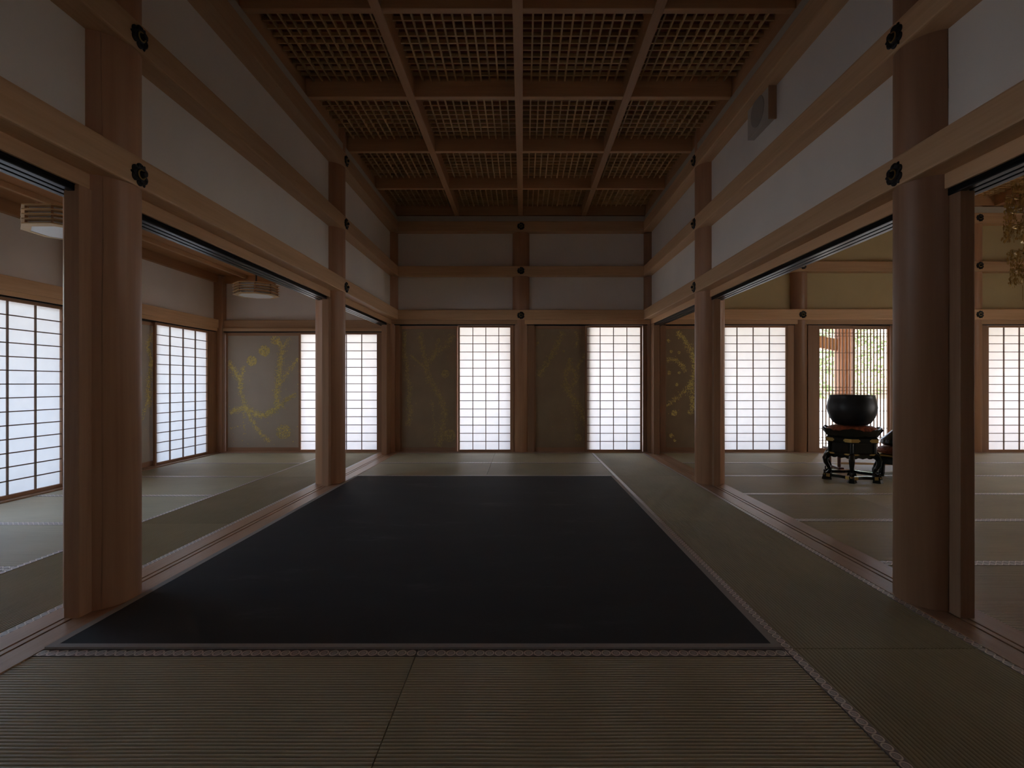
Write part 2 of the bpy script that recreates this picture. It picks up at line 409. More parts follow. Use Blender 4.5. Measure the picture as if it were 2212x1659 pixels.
# ------------------------------------------------------------------ walls
def wall(name, b, mat, label): return struct(b.build(name, mat), label, 'wall')
def wall_with_gaps(ax, a0, a1, b0, b1, gaps, w=0.90, zt=1.885):
    b = MB(); es = [a0]
    for g in sorted(gaps): es += [g - w / 2, g + w / 2]
    es.append(a1)
    B = lambda p, q, z0, z1: b.box(p, q, b0, b1, z0, z1) if ax == 'x' else b.box(b0, b1, p, q, z0, z1)
    for p, q in zip(es[::2], es[1::2]): B(p, q, -0.1, zt)
    B(a0, a1, zt, 4.0)
    return b
wall('wall_left', MB().box(XL - 0.03, XL + 0.03, Y0, YB, LOW[0] - 0.01, 3.72), 'plaster', 'white plaster wall panels above the lantern room opening')
wall('wall_right', MB().box(XR - 0.03, XR + 0.03, Y0, YB, LOW[0] - 0.01, 3.90), 'plaster', 'white plaster wall panels above the bell hall opening')
wall('wall_back', MB().box(XL, XR, YB - 0.02, YB + 0.06, KA - 0.03, 3.9), 'plaster', 'dim plaster end wall over the two paper screens')
wall('wall_back_left', MB().box(XO - 0.1, XL, YB - 0.02, YB + 0.06, 1.80, 2.9).box(XO - 0.1, XL, YB, YB + 0.06, 1.755, 1.81), 'plaster', 'plaster end wall of the lantern room')  # low strip added behind the panel tops to block light leaks
wall('wall_back_right', MB().box(XR, XH, YB - 0.02, YB + 0.06, KA - 0.03, 3.95), 'plaster_y', 'ochre plaster end wall of the bell hall')
wall('wall_outer_left', MB().box(XO - 0.1, XO, Y0, YB, 1.80, 2.9).box(XO - 0.1, XO - 0.05, Y0, YB, 1.755, 1.81).box(XO - 0.1, XO, Y0, 0.56, -0.03, 1.81), 'plaster', 'plaster outer wall of the lantern room above its screens')  # unseen bay left open for added daylight; thin low strip stops leaks
wall('wall_front', wall_with_gaps('x', XO - 0.1, XH + 0.1, Y0 - 0.1, Y0, [0.1]), 'plaster', 'plaster wall closing the rooms opposite the end screens')  # gap for the added daylight screen
wall('wall_outer_right', wall_with_gaps('y', Y0, YB + 0.05, XH, XH + 0.1, [4.6, 3.6, 2.6, 1.6]), 'plaster_y', 'plaster outer wall of the bell hall')  # gaps for the added daylight screens

# ------------------------------------------------------------------ columns
def column(name, x, y, z1, label, split=None, r=R_COL):
    n = 48; b = MB(); rows = [0.0, 0.006] + [z1 * k / 14 for k in range(1, 15)]
    vs = []
    for j, z in enumerate(rows):
        for k in range(n):
            a = 2 * PI * k / n
            rr = r - (0.005 if j == 0 else 0)
            if split is not None:
                d = (a - split - 0.05 * math.sin(z * 1.3) + PI) % (2 * PI) - PI
                if abs(d) < PI / n * 1.01: rr -= 0.02
            vs.append((r_x(rr, a), r_y(rr, a), z))
    fs = [(j * n + k, j * n + (k + 1) % n, (j + 1) * n + (k + 1) % n, (j + 1) * n + k) for j in range(len(rows) - 1) for k in range(n)]
    fs += [tuple(reversed(range(n))), tuple((len(rows) - 1) * n + k for k in range(n))]
    o = b.add(vs, fs).build(name, 'column', loc=(x, y, 0.0))
    for p in o.data.polygons: p.use_smooth = len(p.vertices) == 4
    if split is not None:
        s = MB(); pr = []
        for z in rows[1:]:
            a = split + 0.012 * math.sin(z * 1.3 + 0.7)
            pr.append((a, z))
        q = []
        for a, z in pr:
            for da in (-0.010, 0.010): q.append(((r + 0.0006) * math.cos(a + da), (r + 0.0006) * math.sin(a + da), z))
        s.add(q, [(2 * i, 2 * i + 1, 2 * i + 3, 2 * i + 2) for i in range(len(pr) - 1)])
        s.build('drying_split', 'iron', o)
    return struct(o, label, 'column')
def r_x(r, a): return r * math.cos(a)
def r_y(r, a): return r * math.sin(a)

ang = lambda x, y: math.atan2(-y, -x)
def column_plain(name, x, y, z1, label, split=None, r=R_COL):
    b = MB().lathe([(r - 0.006, 0.0), (r, 0.008), (r, z1)], 48)
    o = b.build(name, 'column', loc=(x, y, 0.0), smooth=True)
    if split is not None:
        s = MB(); q = []; N = 20
        for i in range(N + 1):
            z = 0.01 + (z1 - 0.02) * i / N; a = split + 0.05 * math.sin(z * 0.9 + 0.4) + 0.015 * math.sin(z * 4.1)
            w = 0.011 + 0.004 * math.sin(z * 2.2)
            for rr, da in ((r + 0.0008, -w), (r - 0.004, 0), (r + 0.0008, w)): q.append((rr * math.cos(a + da), rr * math.sin(a + da), z))
        s.add(q, [(3 * i + k, 3 * i + k + 1, 3 * i + k + 4, 3 * i + k + 3) for i in range(N) for k in (0, 1)])
        s.build('drying_split', 'iron', o)
    return struct(o, label, 'column')
column = column_plain
column('round_column', XL, YC[0], 3.70, 'round wooden column between the lantern room and the front edge of the rug', ang(XL, YC[0]) - 0.08)
column('round_column', XR, YC[0], 3.70, 'round wooden column with a drying split, beside the hanging gilt ornament', ang(XR, YC[0]) + 0.42)
column('round_column', XL, YC[1], 3.70, 'round wooden column between the lantern room and the far end of the rug')
column('round_column', XR, YC[1], 3.70, 'round wooden column on the sill between the olive mat strip and the bell stand')
column('round_column', XL, YB, 3.70, 'round corner column where the end wall meets the lantern room', r=0.128)
column('round_column', XC, YB, 3.70, 'round column between the two paper screens of the middle hall', r=0.128)
column('round_column', XR, YB, 3.70, 'round corner column where the end wall meets the bell hall', r=0.128)
column('round_column', 4.13, YB, 3.85, 'round column between a paper screen and the bar lattice doors', r=0.128)
column('round_column', 6.74, YB, 3.85, 'round column between the bar lattice doors and the outermost paper screen', r=0.128)

# door jambs beside the columns
def jamb(x0, x1, y0, y1, z1, label, mat='frame_z'):
    return struct(box('door_jamb', x0, x1, y0, y1, 0.0, z1, mat, bevel=0.004), label, 'jamb')
def side_jamb(x0, x1, y0, y1, label):
    o = jamb(x0, x1, y0, y1, KA - 0.005, label, 'frame_z'); return o
side_jamb(-2.005, -1.938, YC[0] - 0.205, YC[0] - 0.125, 'square jamb against the lantern room column at the rug front corner')
side_jamb(-2.005, -1.938, YC[1] - 0.205, YC[1] - 0.125, 'square jamb against the lantern room column at the rug far end')
side_jamb(-2.03, -1.955, YB - 0.34, YB - 0.115, 'square jamb closing the lantern room opening at the end wall')
side_jamb(1.912, 1.976, YC[0] - 0.205, YC[0] - 0.125, 'square jamb against the split column near the gilt ornament')
side_jamb(1.912, 1.976, YC[1] - 0.205, YC[1] - 0.125, 'square jamb against the bell hall column at the rug far end')
side_jamb(1.895, 1.98, YB - 0.30, YB - 0.115, 'square jamb closing the bell hall opening at the end wall')
jamb(XL + 0.10, XL + 0.165, 7.84, 7.95, KA, 'jamb between the corner column and the gilt-branch panel with a single disc')
jamb(XC - 0.16, XC - 0.105, 7.84, 7.95, KA, 'jamb between the centre column and the paper screen beside the single-disc panel')
jamb(XC + 0.10, XC + 0.20, 7.84, 7.95, KA, 'jamb between the centre column and the panel with arched gilt branches')
jamb(XR - 0.15, XR - 0.10, 7.84, 7.95, KA, 'jamb between the bell hall corner column and the middle hall screen')
jamb(XR + 0.10, XR + 0.19, 7.84, 7.95, KA, 'jamb between the bell hall corner column and its dark gilt panel')
jamb(3.94, 4.03, 7.84, 7.95, KA, 'jamb between the bell hall paper screen and its column')
jamb(4.24, 4.385, 7.84, 7.95, KA, 'wide jamb beside the bar lattice doors behind the bell')
jamb(6.52, 6.66, 7.84, 7.95, KA, 'jamb at the far side of the bar lattice doors')
jamb(6.83, 6.90, 7.84, 7.95, KA, 'jamb of the outermost paper screen in the bell hall')
jamb(-2.14, -2.08, 7.84, 7.95, 1.80, 'jamb between the five-column paper screen and the corner column')
jamb(XO - 0.06, XO + 0.035, 7.622, 7.792, 1.80, 'narrow jamb between the inner corner paper screen and the corner post')
struct(box('corner_post', XO - 0.02, XO + 0.12, 7.79, 7.95, 0.0, 2.62, 'frame_z', bevel=0.005), 'square corner post of the lantern room', 'post')
struct(box('wall_post', XO - 0.05, XO + 0.09, 5.235, 5.375, 0.0, 2.62, 'frame_z', bevel=0.005), 'square post between the outer screens of the lantern room', 'post')
struct(box('wall_post', XO - 0.05, XO + 0.09, 2.82, 2.96, 0.0, 2.62, 'frame_z', bevel=0.005), 'square post where the outer screens of the lantern room begin', 'post')

# ------------------------------------------------------------------ beams with nail covers
def nail_mesh():
    b = MB(); n = 72; out = []
    for k in range(n):
        a = 2 * PI * k / n; t = (a / (PI / 3)) % 1.0
        lobe = 0.038 + 0.017 * math.sin(PI * t) ** 0.6
        spike = 0.022 * max(0, 1 - abs(((a / (2 * PI / 3)) % 1.0) - 0.5) / 0.07)
        out.append((lobe + spike, a))
    vs = []
    for zz, sc_ in ((0.0, 1.0), (0.005, 1.0), (0.010, 0.9), (0.008, 0.52), (0.012, 0.45)):
        for r, a in out:
            rr = r * sc_ if sc_ > 0.6 else 0.055 * sc_
            vs.append((rr * math.cos(a), -zz, rr * math.sin(a)))
    fs = [(j * n + k, j * n + (k + 1) % n, (j + 1) * n + (k + 1) % n, (j + 1) * n + k) for j in range(4) for k in range(n)]
    fs += [tuple(range(n)), tuple(4 * n + k for k in range(n))]
    b.add(vs, fs)
    for k in range(6):
        a = PI / 3 * k + PI / 6
        b.torus((0.040 * math.cos(a), -0.0105, 0.040 * math.sin(a)), 0.006, 0.0022, 8, 5, 'y')
    return b
_nail = {}
def nail_cover(parent, x, y, z, rz):
    if not _nail:
        o = nail_mesh().build('nail_cover', 'iron', smooth=True)
        r = MB().torus((0, -0.013, 0), 0.021, 0.0035, 24, 6, 'y').build('brass_ring', 'brass', o, smooth=True)
        k = MB()
        for zz, rr in ((0.008, 0.0175),): pass
        k.tube((0, -0.006, 0), (0, -0.032, 0), 0.016, 6, 0.013)
        kb = k.build('boss', 'iron', o, bevel=0.0015)
        _nail.update(o=o, r=r, k=kb, used=False)
    if not _nail['used']:
        o = _nail['o']; _nail['used'] = True
    else:
        o = _nail['o'].copy(); COL.objects.link(o)
        for ch in ('r', 'k'):
            c = _nail[ch].copy(); COL.objects.link(c); c.parent = o
    o.parent = parent; o.location = (x, y, z); o.rotation_euler = (0, 0, rz)

def beam(x0, x1, y0, y1, z0, z1, mat, label, name='tie_beam', bv=0.010):
    return struct(box(name, x0, x1, y0, y1, z0, z1, mat, bevel=bv), label, 'beam')
FL, FR = XL + 0.155, XR - 0.155         # faces of the long beams towards the middle hall
FY = YB - 0.155
rooms = {'l': 'the lantern room side', 'r': 'the bell hall side'}
for nm, (za, zb), zn in (('lowest', LOW, 2.03), ('middle', MID, 2.69), ('uppermost', TOP, 3.345)):
    bl = beam(XL, FL, Y0, YB, za, zb, 'beam_y', f'{nm} of the three long beams along {rooms["l"]}')
    br = beam(FR, XR, Y0, YB, za, zb, 'beam_y', f'{nm} of the three long beams along {rooms["r"]}')
    for y in YC:
        nail_cover(bl, FL, y + 0.02, zn, PI / 2); nail_cover(br, FR, y + 0.02, zn, -PI / 2)
    be = beam(XL, XR, FY, YB, za, zb, 'beam_x', f'{nm} of the three cross beams on the middle hall end wall')
    nail_cover(be, XC, FY, zn, 0)
for nm, (za, zb), zn in (('lowest', (1.97, 2.125), 2.045), ('middle', (2.68, 2.83), 2.765), ('uppermost', (3.39, 3.545), 3.47)):
    be = beam(XR, XH, FY, YB, za, zb, 'beam_x', f'{nm} of the three cross beams on the ochre end wall')
    for x in (4.13, 6.74): nail_cover(be, x, FY, zn, 0)
beam(XO, XL, YB - 0.085, YB, 1.845, 1.97, 'beam_x', 'single cross beam on the lantern room end wall', bv=0.006)
beam(XO, XO + 0.075, Y0, 7.85, 1.845, 1.97, 'beam_y', 'single long beam over the outer screens of the lantern room', bv=0.006)

# lintels and sliding tracks
def lintel_side(x0, x1, sgn, label):
    o = struct(box('door_lintel', x0, x1, Y0, YB - 0.12, KA - 0.003, LOW[0] + 0.002, 'beam_y', bevel=0.005), label, 'lintel')
    spans = [(Y0 + 0.02, YC[0] - 0.12), (YC[0] + 0.12, YC[1] - 0.12), (YC[1] + 0.12, YB - 0.13)]
    ra, rb = x0 + 0.012, x1 - 0.012
    for ya, yb in spans:
        w = (rb - ra - 0.02) / 3
        t = box('track_plate', ra, rb, ya, yb, KA - 0.014, KA - 0.002, 'rail', o)
        for k in range(3):
            xa = ra + k * (w + 0.010)
            box('track_rail', xa, xa + w, ya, yb, KA - 0.034, KA - 0.013, 'rail', t, bevel=0.004)
    return o
lintel_side(-2.09, -1.945, -1, 'long grooved lintel over the lantern room opening with black sliding tracks')
lintel_side(1.895, 2.04, 1, 'long grooved lintel over the bell hall opening with black sliding tracks')
def lintel_end(x0, x1, z0, z1, label, trk=0.032):
    o = struct(box('door_lintel', x0, x1, 7.815, 7.98, z0, z1, 'beam_x', bevel=0.004), label, 'lintel')
    MB().box(x0, x1, 7.835, 7.93, z0 - trk, z0 + 0.001).build('track_plate', 'rail', o)
    return o
lintel_end(XL, XC, KA, LOW[0] + 0.002, 'lintel over the single-disc panel and its paper screen', 0.012)
lintel_end(XC, XR, KA, LOW[0] + 0.002, 'lintel over the arched-branch panel and its paper screen', 0.012)
lintel_end(XR, 4.13, KA, LOW[0] + 0.002, 'lintel over the bell hall paper screen and dark gilt panel', 0.012)
lintel_end(4.13, 6.74, KA, LOW[0] + 0.002, 'lintel over the bar lattice doors', 0.012)
lintel_end(6.74, XH, KA, LOW[0] + 0.002, 'lintel over the outermost paper screen of the bell hall', 0.012)
lintel_end(XO, XL, 1.80, 1.847, 'thin lintel over the lantern room end screens', 0.012)
o = struct(box('door_lintel', XO - 0.10, XO + 0.055, Y0, 7.80, 1.80, 1.847, 'beam_y', bevel=0.004), 'thin lintel over the outer screens of the lantern room', 'lintel')
MB().box(XO - 0.06, XO + 0.035, 2.95, 7.78, 1.788, 1.801).build('track_plate', 'rail', o)

# ------------------------------------------------------------------ coffered ceilings
def lattice_bars(x0, x1, y0, y1, zb, nx=11, ny=11, w=0.013, h=0.026):
    for k in range(1, nx + 1):
        x = x0 + (x1 - x0) * k / (nx + 1); yield 'y', (x - w / 2, x + w / 2, y0, y1, zb, zb + h)
    for k in range(1, ny + 1):
        y = y0 + (y1 - y0) * k / (ny + 1); yield 'x', (x0, x1, y - w / 2, y + w / 2, zb + 0.0012, zb + h + 0.004)

ceiling = struct(box('ceiling', XL, XR, Y0, YB, 3.705, 3.76, 'board_dark'), 'coffered lattice ceiling above the dark rug', 'ceiling')
ZC, ZLAT = 3.51, 3.64
CB = [XC - 0.008 + d for d in (-0.937, 0.0, 0.937)]
CE = (XC - 0.008 - 1.845, XC - 0.008 + 1.845)
YR = [7.79 - 1.075 * k for k in range(0, 9)]          # near edges of the cross beams
for x in CB: box('coffer_beam', x - 0.035, x + 0.035, Y0, 7.82, ZC - 0.004, 3.705, 'coffer_y', ceiling, bevel=0.006)
for y in YR: box('coffer_beam', CE[0], CE[1], y, y + 0.055, ZC, 3.705, 'coffer_x', ceiling, bevel=0.006)
for x0, x1 in ((CE[0] - 0.07, CE[0]), (CE[1], CE[1] + 0.07)):
    box('ceiling_rim', x0, x1, Y0, YB, ZC, 3.705, 'coffer_y', ceiling, bevel=0.006)
box('ceiling_rim', XL, XR, 7.835, YB, ZC, 3.705, 'coffer_x', ceiling)
for x0, x1 in ((XL + 0.03, FL - 0.014), (FR + 0.014, XR - 0.03)):
    box('cove_strip', x0, x1, Y0, YB, TOP[1], ZC - 0.012, 'cove', ceiling)
box('cove_strip', XL, XR, FY + 0.014, YB, TOP[1], ZC - 0.012, 'cove', ceiling)
cols = [CE[0]] + CB + [CE[1]]
xs = [(cols[i] + (0.035 if i else 0), cols[i + 1] - (0.035 if i < 3 else 0)) for i in range(4)]
barmesh = {}
for r in range(len(YR) - 1):
    y1, y0 = YR[r], YR[r + 1] + 0.055
    for x0, x1 in xs:
        if 1 <= r <= 3:                                 # the rows that show largest: every bar its own piece
            e = empty('lattice_panel', ((x0 + x1) / 2, (y0 + y1) / 2, ZLAT), 0, ceiling)
            for ax, bb in lattice_bars(-(x1 - x0) / 2, (x1 - x0) / 2, -(y1 - y0) / 2, (y1 - y0) / 2, 0):
                key = (ax, round(x1 - x0, 3))
                cx, cy = (bb[0] + bb[1]) / 2, (bb[2] + bb[3]) / 2
                if key not in barmesh:
                    ob = MB().box(bb[0] - cx, bb[1] - cx, bb[2] - cy, bb[3] - cy, bb[4], bb[5]).build('lattice_bar', 'lat_' + ax, e)
                    barmesh[key] = ob.data
                else: ob = link('lattice_bar', barmesh[key], e)
                ob.location = (cx, cy, 0)
        else:
            b = MB()
            for ax, bb in lattice_bars(x0, x1, y0, y1, ZLAT): b.box(*bb)
            tag(b.build('lattice_grid', 'lat_x', ceiling), kind='stuff')

ceil_r = struct(box('ceiling_right', XR, XH, Y0, YB, 3.87, 3.93, 'board_dark'), 'coffered lattice ceiling of the bell hall', 'ceiling')
ZC2 = 3.655
hx = [2.0 + 1.0 * k for k in range(8)]
for x in hx: box('coffer_beam', x - 0.035, x + 0.035, Y0, 7.82, ZC2 - 0.004, 3.87, 'coffer_y', ceil_r)
for y in YR: box('coffer_beam', XR + 0.05, XH, y, y + 0.055, ZC2, 3.87, 'coffer_x', ceil_r)
box('cove_strip', XR, XH, FY + 0.014, YB, 3.545, ZC2 - 0.02, 'cove', ceil_r)
box('ceiling_rim', XR, XH, 7.84, YB, ZC2, 3.87, 'beam_x', ceil_r)
for r in range(len(YR) - 1):
    b = MB()
    for xa, xb in zip(hx, hx[1:]):
        for ax, bb in lattice_bars(xa + 0.035, xb - 0.035, YR[r + 1] + 0.055, YR[r], 3.79): b.box(*bb)
    tag(b.build('lattice_grid', 'lat_x', ceil_r), kind='stuff')

# lantern room ceiling: boards on ribs
ceil_l = struct(box('ceiling_left', XO, XL, Y0, YB, 2.66, 2.70, 'board_dark'), 'low boarded ceiling with slim ribs above the two lanterns', 'ceiling')
nb = 6; bw = (XL - XO) / nb
for k in range(nb):
    box('ceiling_board', XO + k * bw + 0.001, XO + (k + 1) * bw - 0.001, Y0, YB, 2.635, 2.66, 'cei_y', ceil_l)
for k in range(1, nb):
    x = XO + k * bw
    box('ceiling_rib', x - 0.018, x + 0.018, Y0, YB - 0.05, 2.588, 2.636, 'beam_y', ceil_l, bevel=0.003)
box('ceiling_rim', XO, XO + 0.06, Y0, YB, 2.52, 2.636, 'cei_y', ceil_l, bevel=0.004)
box('ceiling_rim', XO, XL, YB - 0.07, YB, 2.52, 2.636, 'cei_x', ceil_l, bevel=0.004)
box('ceiling_rim', XL - 0.08, XL - 0.03, Y0, YB, 2.55, 2.636, 'cei_y', ceil_l, bevel=0.004)

# ------------------------------------------------------------------ sliding screens
def shoji(cx, cy, w, h, ncol, nrow, label, rz=0.0, z0=0.010, group=None):
    """paper screen; local x = width, front towards local -y"""
    e = tag(empty('shoji_screen', (cx, cy, z0), rz), label, 'paper screen', group)
    st, rt, rb, t = 0.028, 0.028, 0.034, 0.014
    for s in (-1, 1):
        xa = s * (w / 2 - st / 2); box('stile', xa - st / 2, xa + st / 2, -t, t, 0, h, 'frame_z', e, bevel=0.002)
    box('top_rail', -w / 2 + st, w / 2 - st, -t, t, h - rt, h, 'frame_x', e)
    box('bottom_rail', -w / 2 + st, w / 2 - st, -t, t, 0, rb, 'frame_x', e)
    x0, x1, za, zb = -w / 2 + st, w / 2 - st, rb, h - rt
    for k in range(1, ncol):
        x = x0 + (x1 - x0) * k / ncol
        box('lattice_bar', x - 0.005, x + 0.005, -0.010, 0.006, za, zb, 'kumiko', e)
    for k in range(1, nrow):
        z = za + (zb - za) * k / nrow
        box('lattice_bar', x0, x1, -0.0095, 0.0055, z - 0.0045, z + 0.0045, 'kumiko', e)
    MB().add([(x0 - 0.004, 0.0075, za - 0.004), (x1 + 0.004, 0.0075, za - 0.004), (x1 + 0.004, 0.0075, zb + 0.004), (x0 - 0.004, 0.0075, zb + 0.004)], [(0, 1, 2, 3)]).build('paper_sheet', 'paper', e)
    return e

def flakes(rng, w, h, branches, discs, dust, density=1.0):
    b = MB()
    def flake(x, z, s):
        if not (0.004 < x + w / 2 < w - 0.004 and 0.004 < z < h - 0.004): return
        a0 = rng.uniform(0, 2 * PI); n = rng.choice((4, 5, 5, 6))
        ps = []; yy = -0.0003 - 0.0035 * rng.random()
        for k in range(n):
            a = a0 + 2 * PI * k / n; r = s * rng.uniform(0.55, 1.1)
            ps.append((min(w / 2 - 0.003, max(-w / 2 + 0.003, x + r * math.cos(a))), yy, min(h - 0.003, max(0.003, z + r * math.sin(a)))))
        b.add(ps, [tuple(range(n))])
    for pts, th, d in branches:
        for (u0, v0), (u1, v1) in zip(pts, pts[1:]):
            L = math.hypot((u1 - u0) * w, (v1 - v0) * h)
            for _ in range(int(L * 620 * d * density * (th / 0.03))):
                t = rng.random(); q = rng.gauss(0, 0.5) * th
                dx, dz = (u1 - u0) * w / L, (v1 - v0) * h / L
                x = (u0 + (u1 - u0) * t - 0.5) * w - dz * q; z = (v0 + (v1 - v0) * t) * h + dx * q
                flake(x, z, rng.uniform(0.0035, 0.0095))
    for u, v, r, d in discs:
        for _ in range(int(21000 * r * r * d * 2.6)):
            a = rng.uniform(0, 2 * PI); q = r * math.sqrt(rng.random())
            flake((u - 0.5) * w + q * math.cos(a), v * h + q * math.sin(a), rng.uniform(0.004, 0.010))
    for _ in range(dust): flake(rng.uniform(-w / 2, w / 2), rng.uniform(0, h), rng.uniform(0.003, 0.010))
    return b

def fusuma(cx, cy, w, h, label, art, rz=0.0, z0=0.010, cloth='fusuma', gold='gold_leaf', seed=1):
    e = tag(empty('painted_panel', (cx, cy, z0), rz), label, 'sliding panel')
    st, rt, rb, t = 0.026, 0.045, 0.062, 0.014
    for s in (-1, 1):
        xa = s * (w / 2 - st / 2); box('stile', xa - st / 2, xa + st / 2, -t, t, 0, h, 'frame_z', e, bevel=0.003)
    box('top_rail', -w / 2 + st, w / 2 - st, -t, t, h - rt, h, 'frame_x', e, bevel=0.003)
    box('bottom_rail', -w / 2 + st, w / 2 - st, -t, t, 0, rb, 'frame_x', e, bevel=0.003)
    p = box('cloth_panel', -w / 2 + st - 0.003, w / 2 - st + 0.003, -0.008, 0.008, rb - 0.003, h - rt + 0.003, cloth, e)
    if art:
        branches, discs, dust, dens = art
        f = flakes(random.Random(seed), w - 2 * st, h - rt - rb, branches, discs, dust, dens)
        g = f.build('gold_leaf_picture', gold, p, loc=(0, -0.0085, rb)); tag(g, kind='stuff')
    return e

artA = ([([(0, .77), (.08, .70), (.15, .62), (.18, .58), (.17, .52)], .045, 1.2), ([(.22, .73), (.20, .66), (.17, .61)], .03, .9), ([(.17, .52), (.22, .43), (.24, .36)], .035, .7),
         ([(.03, .31), (.15, .34), (.24, .36), (.35, .31), (.48, .28), (.60, .32), (.68, .35)], .045, 1.2), ([(.24, .36), (.30, .28), (.36, .22), (.43, .14), (.58, .05)], .035, .8),
         ([(.68, .35), (.68, .52), (.72, .70), (.75, .88), (.68, .97)], .05, .9), ([(.75, .88), (.86, .98)], .03, .5), ([(.68, .35), (.80, .42), (.95, .48)], .04, .7), ([(.70, .56), (.85, .68), (.98, .80)], .035, .6),
         ([(.22, .33), (.22, .22), (.24, .12)], .02, .35), ([(.03, .17), (.15, .19)], .015, .4)],
        [(.33, .775, .075, 1.0), (.505, .865, .083, 1.0), (.77, .14, .11, .45), (.66, .96, .07, .4)], 70, 1.0)
artB = ([([(.05, .98), (.03, .8), (.1, .7), (.08, .6), (.15, .5), (.12, .38), (.17, .28), (.1, .18)], .04, .8),
         ([(.33, .97), (.38, .85), (.42, .75), (.47, .66), (.48, .60), (.54, .55), (.62, .49), (.72, .42), (.8, .3), (.75, .15), (.68, .0)], .05, .7),
         ([(.95, .95), (.8, .85), (.6, .78), (.47, .70)], .05, .6), ([(.15, .78), (.3, .72), (.45, .66)], .02, .9), ([(.68, .92), (.62, .8), (.55, .74)], .03, .7), ([(.55, .40), (.6, .2), (.62, .05)], .03, .3)],
        [(.8, .62, .06, .8), (.88, .10, .09, .6)], 30, 1.0)
artC = ([([(.52, .98), (.40, .86), (.27, .76), (.13, .65), (.06, .6)], .05, .9), ([(.75, .98), (.80, .92), (.76, .84)], .025, .7), ([(.95, .80), (.82, .70), (.78, .66)], .03, .8), ([(.66, .76), (.62, .68), (.55, .62)], .04, .9),
         ([(.62, .68), (.78, .62), (.72, .52), (.55, .5), (.56, .62)], .045, .7), ([(.58, .50), (.66, .44), (.78, .38), (.88, .28), (.96, .18)], .05, .9), ([(.70, .4), (.76, .2), (.8, .02)], .03, .3)],
        [(.04, .88, .02, 1.0), (.53, .81, .02, 1.2), (.8, .08, .06, .4)], 34, 1.0)
artD = ([([(.2, .98), (.32, .92), (.44, .82), (.52, .72), (.5, .6), (.44, .52), (.5, .35), (.42, .28)], .045, .9), ([(.02, .74), (.14, .75), (.28, .70), (.36, .64)], .035, .8), ([(.02, .35), (.2, .42), (.36, .48), (.46, .56)], .035, .6)],
        [(.05, .90, .025, 1.0), (.1, .81, .02, 1.0), (.24, .80, .02, 1.0), (.24, .63, .02, 1.0), (.2, .53, .025, 1.0), (.06, .63, .03, .8), (.15, .29, .045, .9), (.1, .1, .03, .8), (.16, .06, .02, .8)], 26, 1.0)

H1 = 1.878
shoji(-0.548, 7.856, 0.83, H1, 4, 15, 'paper screen between the single-disc gilt panel and the centre column')
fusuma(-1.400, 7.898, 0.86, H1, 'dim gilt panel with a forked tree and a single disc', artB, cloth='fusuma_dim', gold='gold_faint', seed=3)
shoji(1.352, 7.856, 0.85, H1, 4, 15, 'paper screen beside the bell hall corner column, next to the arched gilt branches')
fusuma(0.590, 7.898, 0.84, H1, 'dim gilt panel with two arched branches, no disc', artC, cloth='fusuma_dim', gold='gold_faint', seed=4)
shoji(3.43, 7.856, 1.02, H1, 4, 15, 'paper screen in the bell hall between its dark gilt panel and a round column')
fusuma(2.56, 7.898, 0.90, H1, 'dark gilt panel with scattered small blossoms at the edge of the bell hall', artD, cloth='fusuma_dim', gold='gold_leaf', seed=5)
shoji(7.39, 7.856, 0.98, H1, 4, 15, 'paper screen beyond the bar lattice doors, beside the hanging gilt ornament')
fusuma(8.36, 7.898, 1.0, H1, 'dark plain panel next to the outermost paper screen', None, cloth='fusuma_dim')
H2 = 1.775
fusuma(-3.868, 7.898, 1.13, H2, 'large grey-brown panel with bright gilt branches and two gilt discs', artA, seed=2)
shoji(-2.735, 7.856, 1.19, H2, 5, 14, 'five-column paper screen on the lantern room end wall')
YW = XO - 0.002
shoji(XO + 0.012, 7.065, 1.11, H2, 4, 14, 'paper screen at the inner corner of the lantern room, under its far lantern', PI / 2)
fusuma(XO - 0.030, 5.985, 1.20, H2, 'grey panel with a thin gilt branch between the outer paper screens', ([([(.98, .95), (.9, .85), (.96, .75), (.93, .62), (.9, .5), (.94, .4)], .04, .9), ([(.8, .3), (.9, .45), (.97, .52)], .03, .6)], [(.96, .72, .05, .8)], 20, 1.0), PI / 2, seed=6)
shoji(XO + 0.012, 4.655, 1.13, H2, 4, 14, 'paper screen on the outer lantern room wall, partly behind a round column', PI / 2)

# unseen screens added beside and behind the viewer to let more daylight in
for y in (2.23, 1.12): shoji(XO + 0.012, y, 1.10, H2, 4, 14, 'added unseen paper screen letting daylight through the outer lantern room wall past the first wall post', PI / 2, group='added outer lantern room daylight screens')
for x in (0.1,): shoji(x, Y0 - 0.05, 0.90, H1, 4, 15, 'added unseen paper screen letting daylight through the wall opposite the end wall', PI, group='added daylight screens opposite the end wall')
for y in (4.6, 3.6, 2.6, 1.6): shoji(XH + 0.05, y, 0.90, H1, 4, 15, 'added unseen paper screen letting daylight through the bell hall outer wall', -PI / 2, group='added daylight screens of the bell hall outer wall')

